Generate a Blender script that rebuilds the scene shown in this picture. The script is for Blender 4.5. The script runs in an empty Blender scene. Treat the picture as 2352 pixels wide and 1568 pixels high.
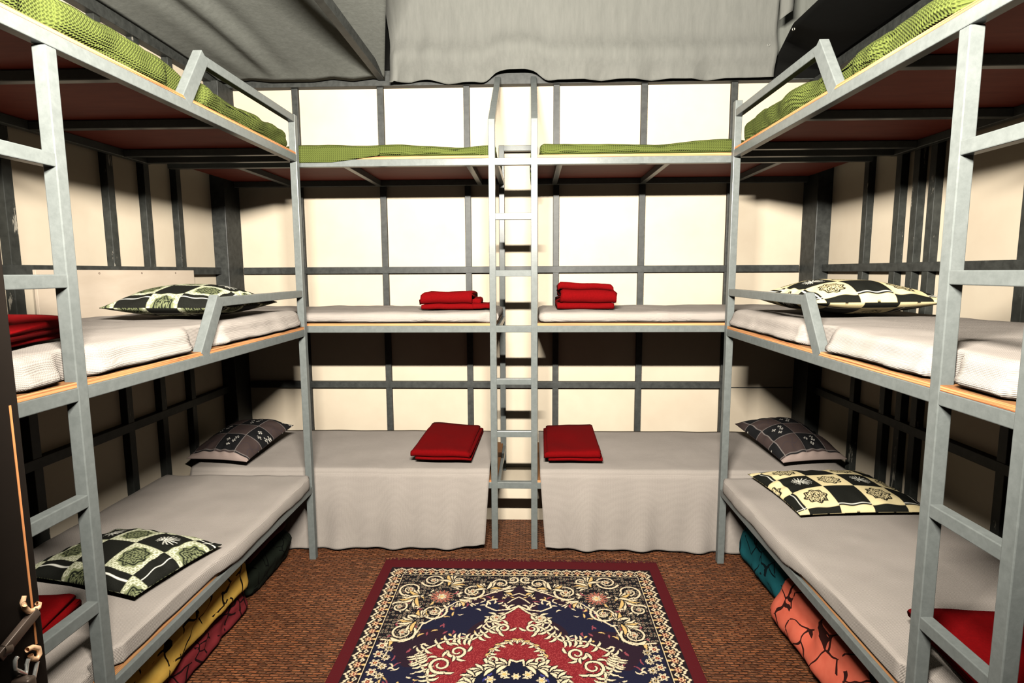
import bpy, bmesh, math, random
import numpy as np
from mathutils import Vector, Matrix, noise

# ------------------------------------------------------------------ camera
SC = bpy.context.scene
COL = SC.collection
F_PX = 1326.557
cam_d = bpy.data.cameras.new('camera')
cam_d.sensor_fit = 'HORIZONTAL'; cam_d.sensor_width = 36.0
cam_d.lens = F_PX / 2352.0 * 36.0
cam_d.clip_start = 0.02
cam_o = bpy.data.objects.new('camera', cam_d); COL.objects.link(cam_o)
def cam_basis(pitch, yaw, roll):
    cp, sp, cy, sy = math.cos(pitch), math.sin(pitch), math.cos(yaw), math.sin(yaw)
    f = Vector((sy*cp, cy*cp, -sp)); r = Vector((cy, -sy, 0)); u = r.cross(f)
    c, s = math.cos(roll), math.sin(roll)
    return c*r + s*u, -s*r + c*u, f
_r, _u, _f = cam_basis(0.1203, -0.0324, -0.0048)
cam_o.matrix_world = Matrix(((_r.x, _u.x, -_f.x, 0), (_r.y, _u.y, -_f.y, 0), (_r.z, _u.z, -_f.z, 1.5), (0, 0, 0, 1)))
SC.camera = cam_o

# ------------------------------------------------------------------ world, lamp, exposure
W = bpy.data.worlds.new('world'); SC.world = W; W.use_nodes = True
W.node_tree.nodes['Background'].inputs[0].default_value = (1.0, 0.9, 0.75, 1)
W.node_tree.nodes['Background'].inputs[1].default_value = 0.001
lamp_d = bpy.data.lights.new('tube_lamp', 'AREA')
lamp_d.shape = 'RECTANGLE'; lamp_d.size = 0.62; lamp_d.size_y = 0.05
lamp_d.energy = 1030.0; lamp_d.color = (1.0, 0.94, 0.84)
lamp_o = bpy.data.objects.new('tube_lamp', lamp_d); COL.objects.link(lamp_o)
lamp_o.location = (-0.10, 0.30, 2.28)
lamp_o.rotation_euler = (math.radians(101), 0, 0)          # faces down the room
SC.view_settings.view_transform = 'Standard'
SC.view_settings.look = 'None'
SC.view_settings.gamma = 1.0
SC.view_settings.use_curve_mapping = False
SC.view_settings.exposure = 0.5

random.seed(4)
# ------------------------------------------------------------------ materials
K_ALB = 0.20            # dark, absorbing surfaces; the lamp is strong
def lin(r, g, b):
    def c(v):
        v /= 255.0
        return v/12.92 if v <= 0.04045 else ((v+0.055)/1.055)**2.4
    return (c(r)*K_ALB, c(g)*K_ALB, c(b)*K_ALB, 1.0)
def raw(r, g, b):
    c = lin(r, g, b); return tuple(x/K_ALB for x in c[:3])+(1.0,)
class NT:
    def __init__(s, name):
        s.m = bpy.data.materials.new(name); s.m.use_nodes = True
        s.t = s.m.node_tree; s.b = s.t.nodes['Principled BSDF']
    def n(s, kind, **kw):
        nd = s.t.nodes.new(kind)
        for k, v in kw.items():
            if k.startswith('i_'):
                key = k[2:]
                key = int(key) if key.isdigit() else key.replace('_', ' ')
                nd.inputs[key].default_value = v
            else: setattr(nd, k, v)
        return nd
    def l(s, a, b): s.t.links.new(a, b)
    def coord(s, kind='Object', scale=(1, 1, 1), rot=(0, 0, 0)):
        tc = s.n('ShaderNodeTexCoord'); mp = s.n('ShaderNodeMapping')
        mp.inputs['Scale'].default_value = scale; mp.inputs['Rotation'].default_value = rot
        s.l(tc.outputs[kind], mp.inputs[0]); return mp.outputs[0]
    def noise(s, vec, scale, detail=3, rough=0.5, dist=0.0):
        nd = s.n('ShaderNodeTexNoise'); nd.inputs['Scale'].default_value = scale
        nd.inputs['Detail'].default_value = detail; nd.inputs['Roughness'].default_value = rough
        nd.inputs['Distortion'].default_value = dist
        s.l(vec, nd.inputs['Vector']); return nd.outputs['Fac']
    def ramp(s, fac, stops):
        nd = s.n('ShaderNodeValToRGB'); cr = nd.color_ramp
        while len(cr.elements) < len(stops): cr.elements.new(0.5)
        for e, (p, c) in zip(cr.elements, stops): e.position = p; e.color = c
        s.l(fac, nd.inputs[0]); return nd.outputs[0]
    def mix(s, fac, a, b, mode='MIX'):
        nd = s.n('ShaderNodeMix', data_type='RGBA', blend_type=mode)
        for sock, v in ((nd.inputs[0], fac), (nd.inputs[6], a), (nd.inputs[7], b)):
            if hasattr(v, 'is_linked'): s.l(v, sock)
            else: sock.default_value = v
        return nd.outputs[2]
    def math(s, op, a, b=0.0):
        nd = s.n('ShaderNodeMath', operation=op)
        for sock, v in ((nd.inputs[0], a), (nd.inputs[1], b)):
            if hasattr(v, 'is_linked'): s.l(v, sock)
            else: sock.default_value = v
        return nd.outputs[0]
    def bump(s, h, strength, dist):
        nd = s.n('ShaderNodeBump'); nd.inputs['Strength'].default_value = strength
        nd.inputs['Distance'].default_value = dist
        s.l(h, nd.inputs['Height']); s.l(nd.outputs[0], s.b.inputs['Normal'])
    def done(s, col=None, rough=0.5, metal=0.0, spec=0.5):
        if col is not None:
            if hasattr(col, 'is_linked'): s.l(col, s.b.inputs['Base Color'])
            else: s.b.inputs['Base Color'].default_value = col
        if hasattr(rough, 'is_linked'): s.l(rough, s.b.inputs['Roughness'])
        else: s.b.inputs['Roughness'].default_value = rough
        s.b.inputs['Metallic'].default_value = metal
        s.b.inputs['Specular IOR Level'].default_value = spec
        return s.m
M = {}
def m_steel():
    t = NT('grey_painted_steel'); v = t.coord()
    c = t.ramp(t.noise(v, 45, 5, 0.7), [(0.3, lin(108, 113, 111)), (0.7, lin(122, 127, 125))])
    c2 = t.mix(t.ramp(t.noise(v, 9, 4, 0.6), [(0.5, (0, 0, 0, 1)), (0.8, (0.35, 0.35, 0.35, 1))]), c, lin(98, 103, 101))
    t.bump(t.noise(v, 160, 2), 0.08, 0.001)
    return t.done(c2, 0.28, 0.0, 0.075)
def m_dark_steel():
    t = NT('dark_painted_steel'); v = t.coord()
    base = t.ramp(t.noise(v, 30, 4, 0.6), [(0.3, lin(44, 46, 43)), (0.75, lin(66, 68, 64))])
    vs = t.coord(scale=(1, 1, 0.18))
    sm = t.ramp(t.noise(vs, 26, 5, 0.75), [(0.64, (0, 0, 0, 1)), (0.67, (1, 1, 1, 1))])
    return t.done(t.mix(sm, base, lin(176, 170, 156)), 0.5, 0.0, 0.12)
def m_black_steel():
    t = NT('black_painted_steel'); v = t.coord()
    base = t.ramp(t.noise(v, 30, 4, 0.6), [(0.3, lin(46, 48, 46)), (0.75, lin(74, 76, 73))])
    return t.done(base, 0.5, 0.0, 0.12)
def m_wall():
    t = NT('cream_wall_board'); v = t.coord()
    c = t.ramp(t.noise(v, 3.0, 4, 0.6), [(0.3, lin(226, 210, 186)), (0.7, lin(236, 222, 198))])
    t.bump(t.noise(v, 60, 3), 0.06, 0.002)
    return t.done(c, 0.8, 0, 0.05)
def m_board():
    t = NT('pale_wood_sheet'); v = t.coord(scale=(1, 1, 4))
    c = t.ramp(t.noise(v, 4, 5, 0.6), [(0.3, lin(216, 198, 176)), (0.7, lin(228, 211, 190))])
    return t.done(c, 0.75, 0, 0.2)
def m_ply():
    t = NT('plywood'); tc = t.n('ShaderNodeTexCoord'); sep = t.n('ShaderNodeSeparateXYZ')
    t.l(tc.outputs['Object'], sep.inputs[0])
    v = t.coord(scale=(2.0, 2.0, 320.0))
    edge = t.ramp(t.noise(v, 1.0, 3, 0.6), [(0.32, lin(130, 70, 40)), (0.45, lin(208, 138, 88)), (0.62, lin(228, 178, 122)), (0.8, lin(190, 110, 70))])
    geo = t.n('ShaderNodeNewGeometry'); s2 = t.n('ShaderNodeSeparateXYZ'); t.l(geo.outputs['True Normal'], s2.inputs[0])
    isface = t.math('GREATER_THAN', t.math('ABSOLUTE', s2.outputs[2]), 0.5)
    vf = t.coord(scale=(1.0, 5.0, 1.0))
    face = t.ramp(t.noise(vf, 6, 5, 0.6), [(0.3, lin(158, 62, 46)), (0.7, lin(184, 84, 64))])
    isup = t.math('GREATER_THAN', s2.outputs[2], 0.5)
    return t.done(t.mix(isup, t.mix(isface, edge, face), lin(150, 104, 66)), 0.6, 0, 0.08)
def m_sheet(name, c1, c2, period, bump=0.5):
    """knitted cloth: fine courses along the length of the piece"""
    t = NT(name); uv = t.n('ShaderNodeUVMap')
    sep = t.n('ShaderNodeSeparateXYZ'); t.l(uv.outputs[0], sep.inputs[0])
    k = 2*math.pi/period
    a = t.math('SINE', t.math('MULTIPLY', sep.outputs[1], k))
    b = t.math('SINE', t.math('MULTIPLY', sep.outputs[0], k*0.9))
    h = t.math('ADD', t.math('MULTIPLY', a, 0.7), t.math('MULTIPLY', t.math('MULTIPLY', a, b), 0.5))
    v = t.coord()
    n1 = t.noise(v, 5, 4, 0.6); n2 = t.noise(v, 240, 2, 0.7)
    c = t.mix(t.math('ADD', t.math('MULTIPLY', n1, 0.55), t.math('MULTIPLY', n2, 0.45)), c1, c2)
    dk = t.math('MULTIPLY', t.math('ADD', t.math('MULTIPLY', h, -0.5), 0.5), 0.28)
    c = t.mix(dk, c, tuple(x*0.35 for x in c1[:3])+(1,))
    t.bump(h, bump, period*0.35)
    return t.done(c, 0.95, 0, 0.03)
def m_fuzzy(name, c1, c2):
    t = NT(name); v = t.coord()
    c = t.mix(t.noise(v, 130, 4, 0.7), c1, c2)
    t.bump(t.noise(v, 420, 3, 0.7), 0.5, 0.002)
    return t.done(c, 0.95, 0, 0.02)
def m_attr(name, rough=0.75, fine=420, strength=0.3):
    t = NT(name); a = t.n('ShaderNodeVertexColor', layer_name='Col')
    v = t.coord()
    c = t.mix(t.math('MULTIPLY', t.noise(v, fine, 2, 0.7), 0.35), a.outputs[0], (0.01, 0.01, 0.01, 1))
    t.bump(t.noise(v, fine*0.7, 3), strength, 0.0015)
    return t.done(c, rough, 0, 0.02)
def m_floor():
    t = NT('woven_reed_mat'); v0 = t.coord()
    dist = t.n('ShaderNodeTexNoise'); dist.inputs['Scale'].default_value = 38; dist.inputs['Detail'].default_value = 4; t.l(v0, dist.inputs['Vector'])
    va = t.n('ShaderNodeVectorMath', operation='MULTIPLY_ADD')
    t.l(dist.outputs['Color'], va.inputs[0]); va.inputs[1].default_value = (0.022, 0.012, 0); t.l(v0, va.inputs[2])
    br = t.n('ShaderNodeTexBrick'); t.l(va.outputs[0], br.inputs['Vector'])
    br.offset = 0.5; br.inputs['Scale'].default_value = 1.0
    br.inputs['Brick Width'].default_value = 0.036; br.inputs['Row Height'].default_value = 0.0140
    br.inputs['Mortar Size'].default_value = 0.0040; br.inputs['Mortar Smooth'].default_value = 0.6
    br.inputs['Color1'].default_value = lin(170, 98, 58); br.inputs['Color2'].default_value = lin(74, 36, 22)
    br.inputs['Mortar'].default_value = lin(30, 14, 8)
    vs = t.coord(scale=(8, 160, 1))
    fib = t.noise(vs, 4.0, 3, 0.6)
    c = t.mix(t.ramp(fib, [(0.48, (0, 0, 0, 1)), (0.72, (0.9, 0.9, 0.9, 1))]), br.outputs['Color'], lin(214, 148, 102))
    c = t.mix(t.ramp(t.noise(v0, 2.2, 3), [(0.3, (0, 0, 0, 1)), (0.75, (0.45, 0.45, 0.45, 1))]), c, lin(78, 40, 20))
    hgt = t.math('ADD', t.math('MULTIPLY', br.outputs['Fac'], -1.0), t.math('MULTIPLY', fib, 0.6))
    t.bump(hgt, 0.9, 0.004)
    return t.done(c, 0.45, 0, 0.07)
def m_tarp(name, c1, c2, rough=0.55, spec=0.4):
    t = NT(name); v = t.coord(scale=(14, 14, 1.2))
    c = t.mix(t.noise(v, 3.0, 5, 0.7), c1, c2)
    v2 = t.coord()
    t.bump(t.noise(v2, 14, 4, 0.6), 0.10, 0.02)
    return t.done(c, rough, 0, spec)
def m_quilt(name, c1, c2, line, scale=9):
    t = NT(name); v = t.coord()
    ns = t.n('ShaderNodeTexNoise'); ns.inputs['Scale'].default_value = 5; t.l(v, ns.inputs['Vector'])
    va = t.n('ShaderNodeVectorMath', operation='MULTIPLY_ADD')
    t.l(ns.outputs['Color'], va.inputs[0]); va.inputs[1].default_value = (0.12, 0.12, 0.12); t.l(v, va.inputs[2])
    vo = t.n('ShaderNodeTexVoronoi', feature='DISTANCE_TO_EDGE'); vo.inputs['Scale'].default_value = scale
    t.l(va.outputs[0], vo.inputs['Vector'])
    fill = t.mix(t.noise(v, 16, 4, 0.6), c1, c2)
    wid = t.math('MULTIPLY', t.noise(v, 11, 2), 0.065)
    isl = t.math('MULTIPLY', t.math('LESS_THAN', vo.outputs['Distance'], wid), t.math('GREATER_THAN', t.noise(v, 14, 2), 0.44))
    return t.done(t.mix(isl, fill, line), 0.85, 0, 0.03)
def m_plain(name, c, rough=0.5, metal=0.0, spec=0.5, var=0.25, scale=40):
    t = NT(name); v = t.coord()
    d = tuple(x*(1-var) for x in c[:3])+(1,)
    return t.done(t.mix(t.noise(v, scale, 4, 0.6), d, c), rough, metal, spec)
M['steel'] = m_steel(); M['stud'] = m_dark_steel(); M['beam'] = m_black_steel()
M['wall'] = m_wall(); M['board'] = m_board(); M['ply'] = m_ply(); M['floor'] = m_floor()
M['sheet'] = m_sheet('grey_knit_sheet', lin(168, 159, 151), lin(205, 195, 186), 0.0042)
M['green'] = m_sheet('olive_waffle_knit', lin(80, 90, 40), lin(112, 122, 60), 0.0095, 0.8)
M['red'] = m_fuzzy('crimson_fleece', lin(98, 2, 5), lin(134, 6, 10))
M['pillow'] = m_attr('printed_cotton', 0.7)
M['rug'] = m_attr('woven_rug_pile', 0.9, 300, 0.5)
M['fringe'] = m_plain('maroon_fringe', lin(92, 14, 22), 0.9, 0, 0.1)
M['tarp'] = m_tarp('grey_tarpaulin', lin(108, 109, 104), lin(134, 134, 128), 0.85, 0.05)
M['gtarp'] = m_tarp('dark_grey_tarpaulin', lin(106, 108, 102), lin(142, 144, 137), 0.85, 0.06)
M['dtarp'] = m_tarp('black_tarpaulin', lin(12, 12, 11), lin(17, 17, 15), 0.9, 0.03)
M['yellow'] = m_quilt('yellow_printed_quilt', lin(200, 148, 56), lin(250, 208, 104), lin(34, 24, 14))
M['maroon'] = m_quilt('maroon_printed_quilt', lin(112, 34, 40), lin(150, 54, 58), lin(38, 14, 16))
M['teal'] = m_quilt('teal_printed_quilt', lin(20, 76, 84), lin(34, 108, 116), lin(10, 30, 36))
M['coral'] = m_quilt('coral_printed_quilt', lin(206, 88, 66), lin(236, 124, 98), lin(52, 22, 18))
M['dgreen'] = m_quilt('dark_green_quilt', lin(26, 32, 26), lin(44, 50, 40), lin(12, 14, 12), 14)
M['dred'] = m_plain('dark_red_cloth', lin(96, 26, 28), 0.9, 0, 0.1)
M['door'] = m_plain('dark_brown_door', lin(40, 30, 22), 0.7, 0, 0.1)
M['orange'] = m_plain('raw_wood_edge', raw(160, 104, 62), 0.6, 0, 0.3)
M['brass'] = m_plain('worn_brass', raw(232, 190, 150), 0.3, 0.35)
M['chrome'] = m_plain('chromed_steel', raw(235, 235, 230), 0.18, 0.8)
M['iron'] = m_plain('dark_iron', raw(78, 66, 58), 0.4, 0.4)

# ------------------------------------------------------------------ mesh helpers
def link(name, me, mat, parent=None, smooth=False):
    if mat is not None: me.materials.append(M[mat])
    if smooth: me.polygons.foreach_set('use_smooth', [True]*len(me.polygons))
    o = bpy.data.objects.new(name, me); COL.objects.link(o)
    if parent is not None: o.parent = parent
    return o
def tag(o, label=None, cat=None, group=None, kind=None):
    for k, v in (('label', label), ('category', cat), ('group', group), ('kind', kind)):
        if v: o[k] = v
    return o
def thing(name, label, cat, group=None, loc=(0, 0, 0)):
    o = bpy.data.objects.new(name, None); o.empty_display_size = 0.1; COL.objects.link(o)
    o.location = loc
    return tag(o, label, cat, group)
def structure(name, me, mat, smooth=False):
    return tag(link(name, me, mat, None, smooth), kind='structure')
def bm_mesh(bm, name='m'):
    me = bpy.data.meshes.new(name); bm.to_mesh(me); bm.free(); return me
def box_me(x0, x1, y0, y1, z0, z1, bev=0.0):
    bm = bmesh.new()
    bmesh.ops.create_cube(bm, size=1)
    for v in bm.verts:
        v.co = Vector(((x0+x1)/2+v.co.x*(x1-x0), (y0+y1)/2+v.co.y*(y1-y0), (z0+z1)/2+v.co.z*(z1-z0)))
    if bev: bmesh.ops.bevel(bm, geom=bm.edges[:], offset=bev, segments=2, affect='EDGES', profile=0.5)
    return bm_mesh(bm)
def bar_me(p0, p1, w, h=None, up=(0, 0, 1), bev=0.0025):
    """square tube from p0 to p1 (centre line), width w across, h along `up`"""
    h = h or w
    p0, p1 = Vector(p0), Vector(p1); d = p1-p0; L = d.length; d.normalize()
    upv = Vector(up)
    if abs(d.dot(upv)) > 0.98: upv = Vector((0, 1, 0))
    s = d.cross(upv).normalized(); u = s.cross(d)
    bm = bmesh.new(); bmesh.ops.create_cube(bm, size=1)
    for v in bm.verts: v.co = Vector((v.co.x*w, v.co.y*L, v.co.z*h))
    bmesh.ops.bevel(bm, geom=bm.edges[:], offset=bev, segments=2, affect='EDGES', profile=0.5)
    R = Matrix((s, d, u)).transposed()
    mid = (p0+p1)/2
    for v in bm.verts: v.co = R @ v.co + mid
    return bm_mesh(bm)
def grid_me(P, closed_u=False, uv=None):
    """P: array (nv, nu, 3) -> quad mesh"""
    nv, nu = P.shape[:2]
    idx = np.arange(nv*nu).reshape(nv, nu)
    if closed_u: idx = np.concatenate([idx, idx[:, :1]], 1)
    a, b, c, d = idx[:-1, :-1], idx[:-1, 1:], idx[1:, 1:], idx[1:, :-1]
    q = np.stack([a, b, c, d], -1).reshape(-1, 4)
    return raw_me(P.reshape(-1, 3), q, None if uv is None else uv.reshape(-1, 2))
def raw_me(V, Q, uv=None):
    me = bpy.data.meshes.new('m')
    me.vertices.add(len(V)); me.vertices.foreach_set('co', np.asarray(V, dtype=np.float32).ravel())
    me.loops.add(Q.size); me.loops.foreach_set('vertex_index', Q.ravel().astype(np.int32))
    me.polygons.add(len(Q)); me.polygons.foreach_set('loop_start', np.arange(0, Q.size, 4, dtype=np.int32))
    if uv is not None:
        l = me.uv_layers.new(name='UVMap'); l.data.foreach_set('uv', np.asarray(uv, dtype=np.float32)[Q.ravel()].ravel())
    me.update(calc_edges=True); me.validate()
    return me
def nz(p, s, seed=0.0): return noise.noise(Vector((p[0]*s+seed, p[1]*s+seed*1.7, p[2]*s-seed)))
def soft_box_me(x0, x1, y0, y1, z0, z1, r, step=0.03, amp=0.006, freq=6.0, seed=0.0, wrinkle=0.0, post=None, long_axis=1):
    """rounded, slightly uneven cushion-like block with UVs in metres (u along, v around)"""
    c = ((x0+x1)/2, (y0+y1)/2, (z0+z1)/2); hx, hy, hz = (x1-x0)/2, (y1-y0)/2, (z1-z0)/2
    nx, ny, nzv = max(4, int(2*hx/step)), max(4, int(2*hy/step)), max(4, int(2*hz/(step*0.5)))
    bm = bmesh.new()
    def face(o, du, dv, nu, nv):
        vs = [[bm.verts.new(o+du*(i/nu)+dv*(j/nv)) for i in range(nu+1)] for j in range(nv+1)]
        for j in range(nv):
            for i in range(nu):
                bm.faces.new((vs[j][i], vs[j][i+1], vs[j+1][i+1], vs[j+1][i]))
    X, Y, Z = Vector((2*hx, 0, 0)), Vector((0, 2*hy, 0)), Vector((0, 0, 2*hz)); o = Vector((-hx, -hy, -hz))
    face(o+Z, X, Y, nx, ny); face(o, Y, X, ny, nx)
    face(o, X, Z, nx, nzv); face(o+Y, Z, X, nzv, nx)
    face(o, Z, Y, nzv, ny); face(o+X, Y, Z, ny, nzv)
    bmesh.ops.remove_doubles(bm, verts=bm.verts, dist=1e-5)
    uvs = {}
    rr = min(r, hx*0.98, hy*0.98, hz*0.98)
    for v in bm.verts:
        p = v.co.copy()
        uvs[v.index] = None
        q = Vector((max(-hx+rr, min(hx-rr, p.x)), max(-hy+rr, min(hy-rr, p.y)), max(-hz+rr, min(hz-rr, p.z))))
        d = p-q
        n = d.normalized() if d.length > 1e-9 else Vector((0, 0, 1))
        w = q+n*rr
        g = Vector(c)+w
        dis = amp*(nz(g, freq, seed)+0.5*nz(g, freq*2.3, seed+5))
        if wrinkle:
            gl = Vector((g.x*3, g.y*9+nz(g, 3, seed)*2, g.z*14)) if long_axis == 1 else Vector((g.x*9+nz(g, 3, seed)*2, g.y*3, g.z*14))
            e = max(0.0, 1-abs(n.z))
            dis += wrinkle*e*noise.noise(gl+Vector((seed, 0, 0)))
        if w.z < -hz+0.004: dis = min(dis, 0.0)
        v.co = g+n*dis
        if post: v.co = post(v.co, n)
    L = bm.loops.layers.uv.new('UVMap')
    bm.normal_update()
    for f in bm.faces:
        n = f.normal
        for lp in f.loops:
            p = lp.vert.co
            a, b = (p.y, p.x) if long_axis == 1 else (p.x, p.y)
            if abs(n.z) > 0.6: lp[L].uv = (a, b)
            else: lp[L].uv = (a + (b if abs(n.y if long_axis == 1 else n.x) > 0.6 else 0), p.z + (b if abs(n.y if long_axis == 1 else n.x) < 0.3 else 0))
    return bm_mesh(bm)
def tube_me(pts, r, seg=10):
    """round rod along pts; r constant or per point"""
    pts = [Vector(p) for p in pts]; n = len(pts); rs = r if isinstance(r, (list, tuple)) else [r]*n
    P = np.zeros((n, seg, 3)); prev = None
    for i, p in enumerate(pts):
        d = (pts[min(i+1, n-1)]-pts[max(i-1, 0)]).normalized()
        a = prev if prev is not None else (Vector((0, 0, 1)) if abs(d.z) < 0.9 else Vector((1, 0, 0)))
        s = (a-d*a.dot(d)).normalized(); t = d.cross(s); prev = s
        for k in range(seg):
            th = 2*math.pi*k/seg; P[i, k] = p+(s*math.cos(th)+t*math.sin(th))*rs[i]
    return grid_me(P, True)

# ------------------------------------------------------------------ the room
LX, RX, BY, FY, CEIL = -1.95, 1.78, 3.73, -0.75, 3.25
structure('floor', box_me(LX-.1, RX+.1, FY-.1, BY+.1, -0.06, 0.0), 'floor')
structure('wall_back', box_me(LX-.1, RX+.1, BY, BY+.06, 0, CEIL), 'wall')
structure('wall_left', box_me(LX-.06, LX, FY, BY, 0, CEIL), 'wall')
structure('wall_right', box_me(RX, RX+.06, FY, BY, 0, CEIL), 'wall')
structure('wall_front', box_me(LX-.1, RX+.1, FY-.06, FY, 0, CEIL), 'dtarp')
structure('ceiling', box_me(LX-.1, RX+.1, FY-.1, BY+.1, CEIL, CEIL+.04), 'gtarp')
structure('baseboard_back', box_me(LX, RX, 3.36, BY, 0, 0.205, .004), 'wall')
tn = [0]
def trim(me, mat='stud'):
    tn[0] += 1
    return structure('trim_%d' % tn[0], me, mat)
# studs and rails of the steel wall frame
SY = BY-0.03
for x in (-1.465, -0.93, -0.394, 0.161, 0.697, 1.24):
    trim(box_me(x-.019, x+.019, SY, BY, 0.205, 2.64, .002), 'beam')
for z in (0.768, 1.513):
    trim(box_me(LX+.10, RX-.10 if z > 1 else 1.225, SY-.002, BY, z-.021, z+.021, .002), 'beam')
trim(box_me(1.262, RX-.09, BY-.004, BY, .744, .750), 'beam')
trim(box_me(LX, RX, SY-.03, BY, 2.632, 2.725, .003), 'beam')
for y in (0.5, 1.03, 1.56, 2.092, 2.625, 2.880, 3.145):
    trim(box_me(LX, LX+.036, y, y+.042, 0, 2.635, .002))
for y in (0.0, 0.52, 1.05, 1.58, 2.110, 2.612, 2.722, 2.850, 3.118):
    trim(box_me(RX-.036, RX, y, y+.042, 0, 2.635, .002))
for s, X in ((1, LX), (-1, RX)):
    for z in (0.768, 1.513):
        a, b = sorted((X, X+s*.039)); trim(box_me(a, b, FY, BY-.18, z-.021, z+.021, .002), 'beam')
    a, b = sorted((X, X+s*.05)); trim(box_me(a, b, FY, BY, 2.632, 2.70, .003), 'beam')
    a, b = sorted((X, X+s*.088)); trim(box_me(a, b, BY-.19, BY-.005, 0, 2.64, .004), 'beam')
trim(box_me(LX, RX, BY-.008, BY, 2.725, CEIL), 'gtarp')
trim(box_me(RX-.008, RX, FY, BY-.01, 2.70, CEIL), 'gtarp')
trim(box_me(LX, LX+.008, FY, BY-.01, 2.70, CEIL), 'gtarp')
# ceiling joists; black strip added to paint the dark gap beside the gable cloth
trim(box_me(-.928, -.886, FY, 3.70, 2.660, 2.715, .003), 'beam')
trim(box_me(-.905, -.850, 3.655, 3.70, 2.72, CEIL, .003), 'dtarp')

# ------------------------------------------------------------------ bunk frames
T = 0.034
def side_bunk(s, ax, yl, y2, yc, wallx, gtop, label):
    """three-tier bunk along a side wall; ax = aisle-side face, s = -1 left, +1 right"""
    R = thing('bunk_bed', label, 'bunk bed', 'steel bunk frames', (0, 0, 0))
    xi = ax+s*T/2; xw = wallx-s*T/2
    y0 = 0.93; y1 = yc+T
    part = lambda n, me, m='steel': link(n, me, m, R)
    part('post', bar_me((xi, yc+T/2, 0), (xi, yc+T/2, gtop), T))
    for y in (yl, y2): part('post', bar_me((xi, y+T/2, 0), (xi, y+T/2, 2.032), T))
    part('post', bar_me((xi, y0+T/2, 0), (xi, y0+T/2, 2.25), T))
    for zt in (0.400, 1.217, 2.068):
        z = zt-.0175
        part('rail', bar_me((xi, y0, z), (xi, y1-.002, z), T-.002, .035))
        part('rail', bar_me((xw, y0, z), (xw, y1-.002, z), T-.002, .035))
        for y in (y0+T/2, 1.66, 2.19, 2.70, yc+T/2):
            part('crossbar', bar_me((xi+s*.012, y, z), (xw-s*.012, y, z-.001), T-.004, .030))
        a, b = sorted((ax+s*(.014 if zt < 1 else .002), xw))
        part('bed_board', box_me(a, b, y0+.001, y1-.004, zt, zt+(.010 if zt > 2 else .014), .001), 'ply')
    for z in (0.632, 0.922, 1.482, 1.770):
        part('rung', bar_me((xi, y2+T-.004, z), (xi, yl+.004, z), T-.003, .033))
    for zt, zg in ((1.217, 1.412), (2.068, 2.252)):
        h = zg-zt
        part('guard_post', bar_me((xi, 1.952, zt-.004), (xi, 2.082, zg-.002), T-.001, .050, up=(0, 1, 0)))
        part('guard_rail', bar_me((xi, 2.052, zg-.017), (xi, yc+.01, zg-.017), T-.004, .034))
    return R
AL, AR = -1.131, 0.961
side_bunk(-1, AL, 1.384, 1.165, 2.845, -1.905, 2.255, 'grey steel three-tier bunk along the left wall, beside the dark door edge')
side_bunk(1, AR, 1.367, 1.120, 2.850, 1.738, 2.292, 'grey steel three-tier bunk along the right wall, over the coral and teal bundles')
def back_bunk():
    R = thing('bunk_bed', 'grey steel three-tier double bunk across the back wall with ladder in the middle', 'bunk bed', 'steel bunk frames')
    yf, yr = 2.987+T/2, 3.672
    xa, xb = -1.86, 1.69
    LXs = (-.195, .0195)
    part = lambda n, me, m='steel': link(n, me, m, R)
    for x in LXs:
        part('ladder_leg', bar_me((x, yf, 0.0), (x, yf, 2.258), T))
        part('ladder_arm', bar_me((x, yf, 2.245), (x, 3.640, 2.648), T, .034))
    for z in (0.641, 0.925, 1.492, 1.780):
        part('rung', bar_me((LXs[0]+.012, yf, z), (LXs[1]-.012, yf, z), .03, .033))
    for x in (-.178, .025): part('post', bar_me((x, yr, 0.206), (x, yr, 2.27), T))
    part('rail', bar_me((-.178, yr, 2.252), (.025, yr, 2.252), T-.002, .034))
    for zt in (0.376, 1.221, 2.068):
        z = zt-.0175
        part('rail', bar_me((xa, yf, z), (xb, yf, z), T-.002, .035))
        for a, b in ((xa, -.178), (.025, xb)):
            part('rail', bar_me((a, yr, z), (b, yr, z), T, .035))
        for x in (-1.5, -.945, -.312, -.178, .025, .148, .690, 1.25):
            part('crossbar', bar_me((x, yf, z), (x, yr, z), T-.004, .033))
        part('bed_board', box_me(xa, -.180, yf-.015, yr+.015, zt, zt+.013, .001), 'ply')
        part('bed_board', box_me(.027, xb, yf-.015, yr+.015, zt, zt+.013, .001), 'ply')
    return R
back_bunk()

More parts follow.
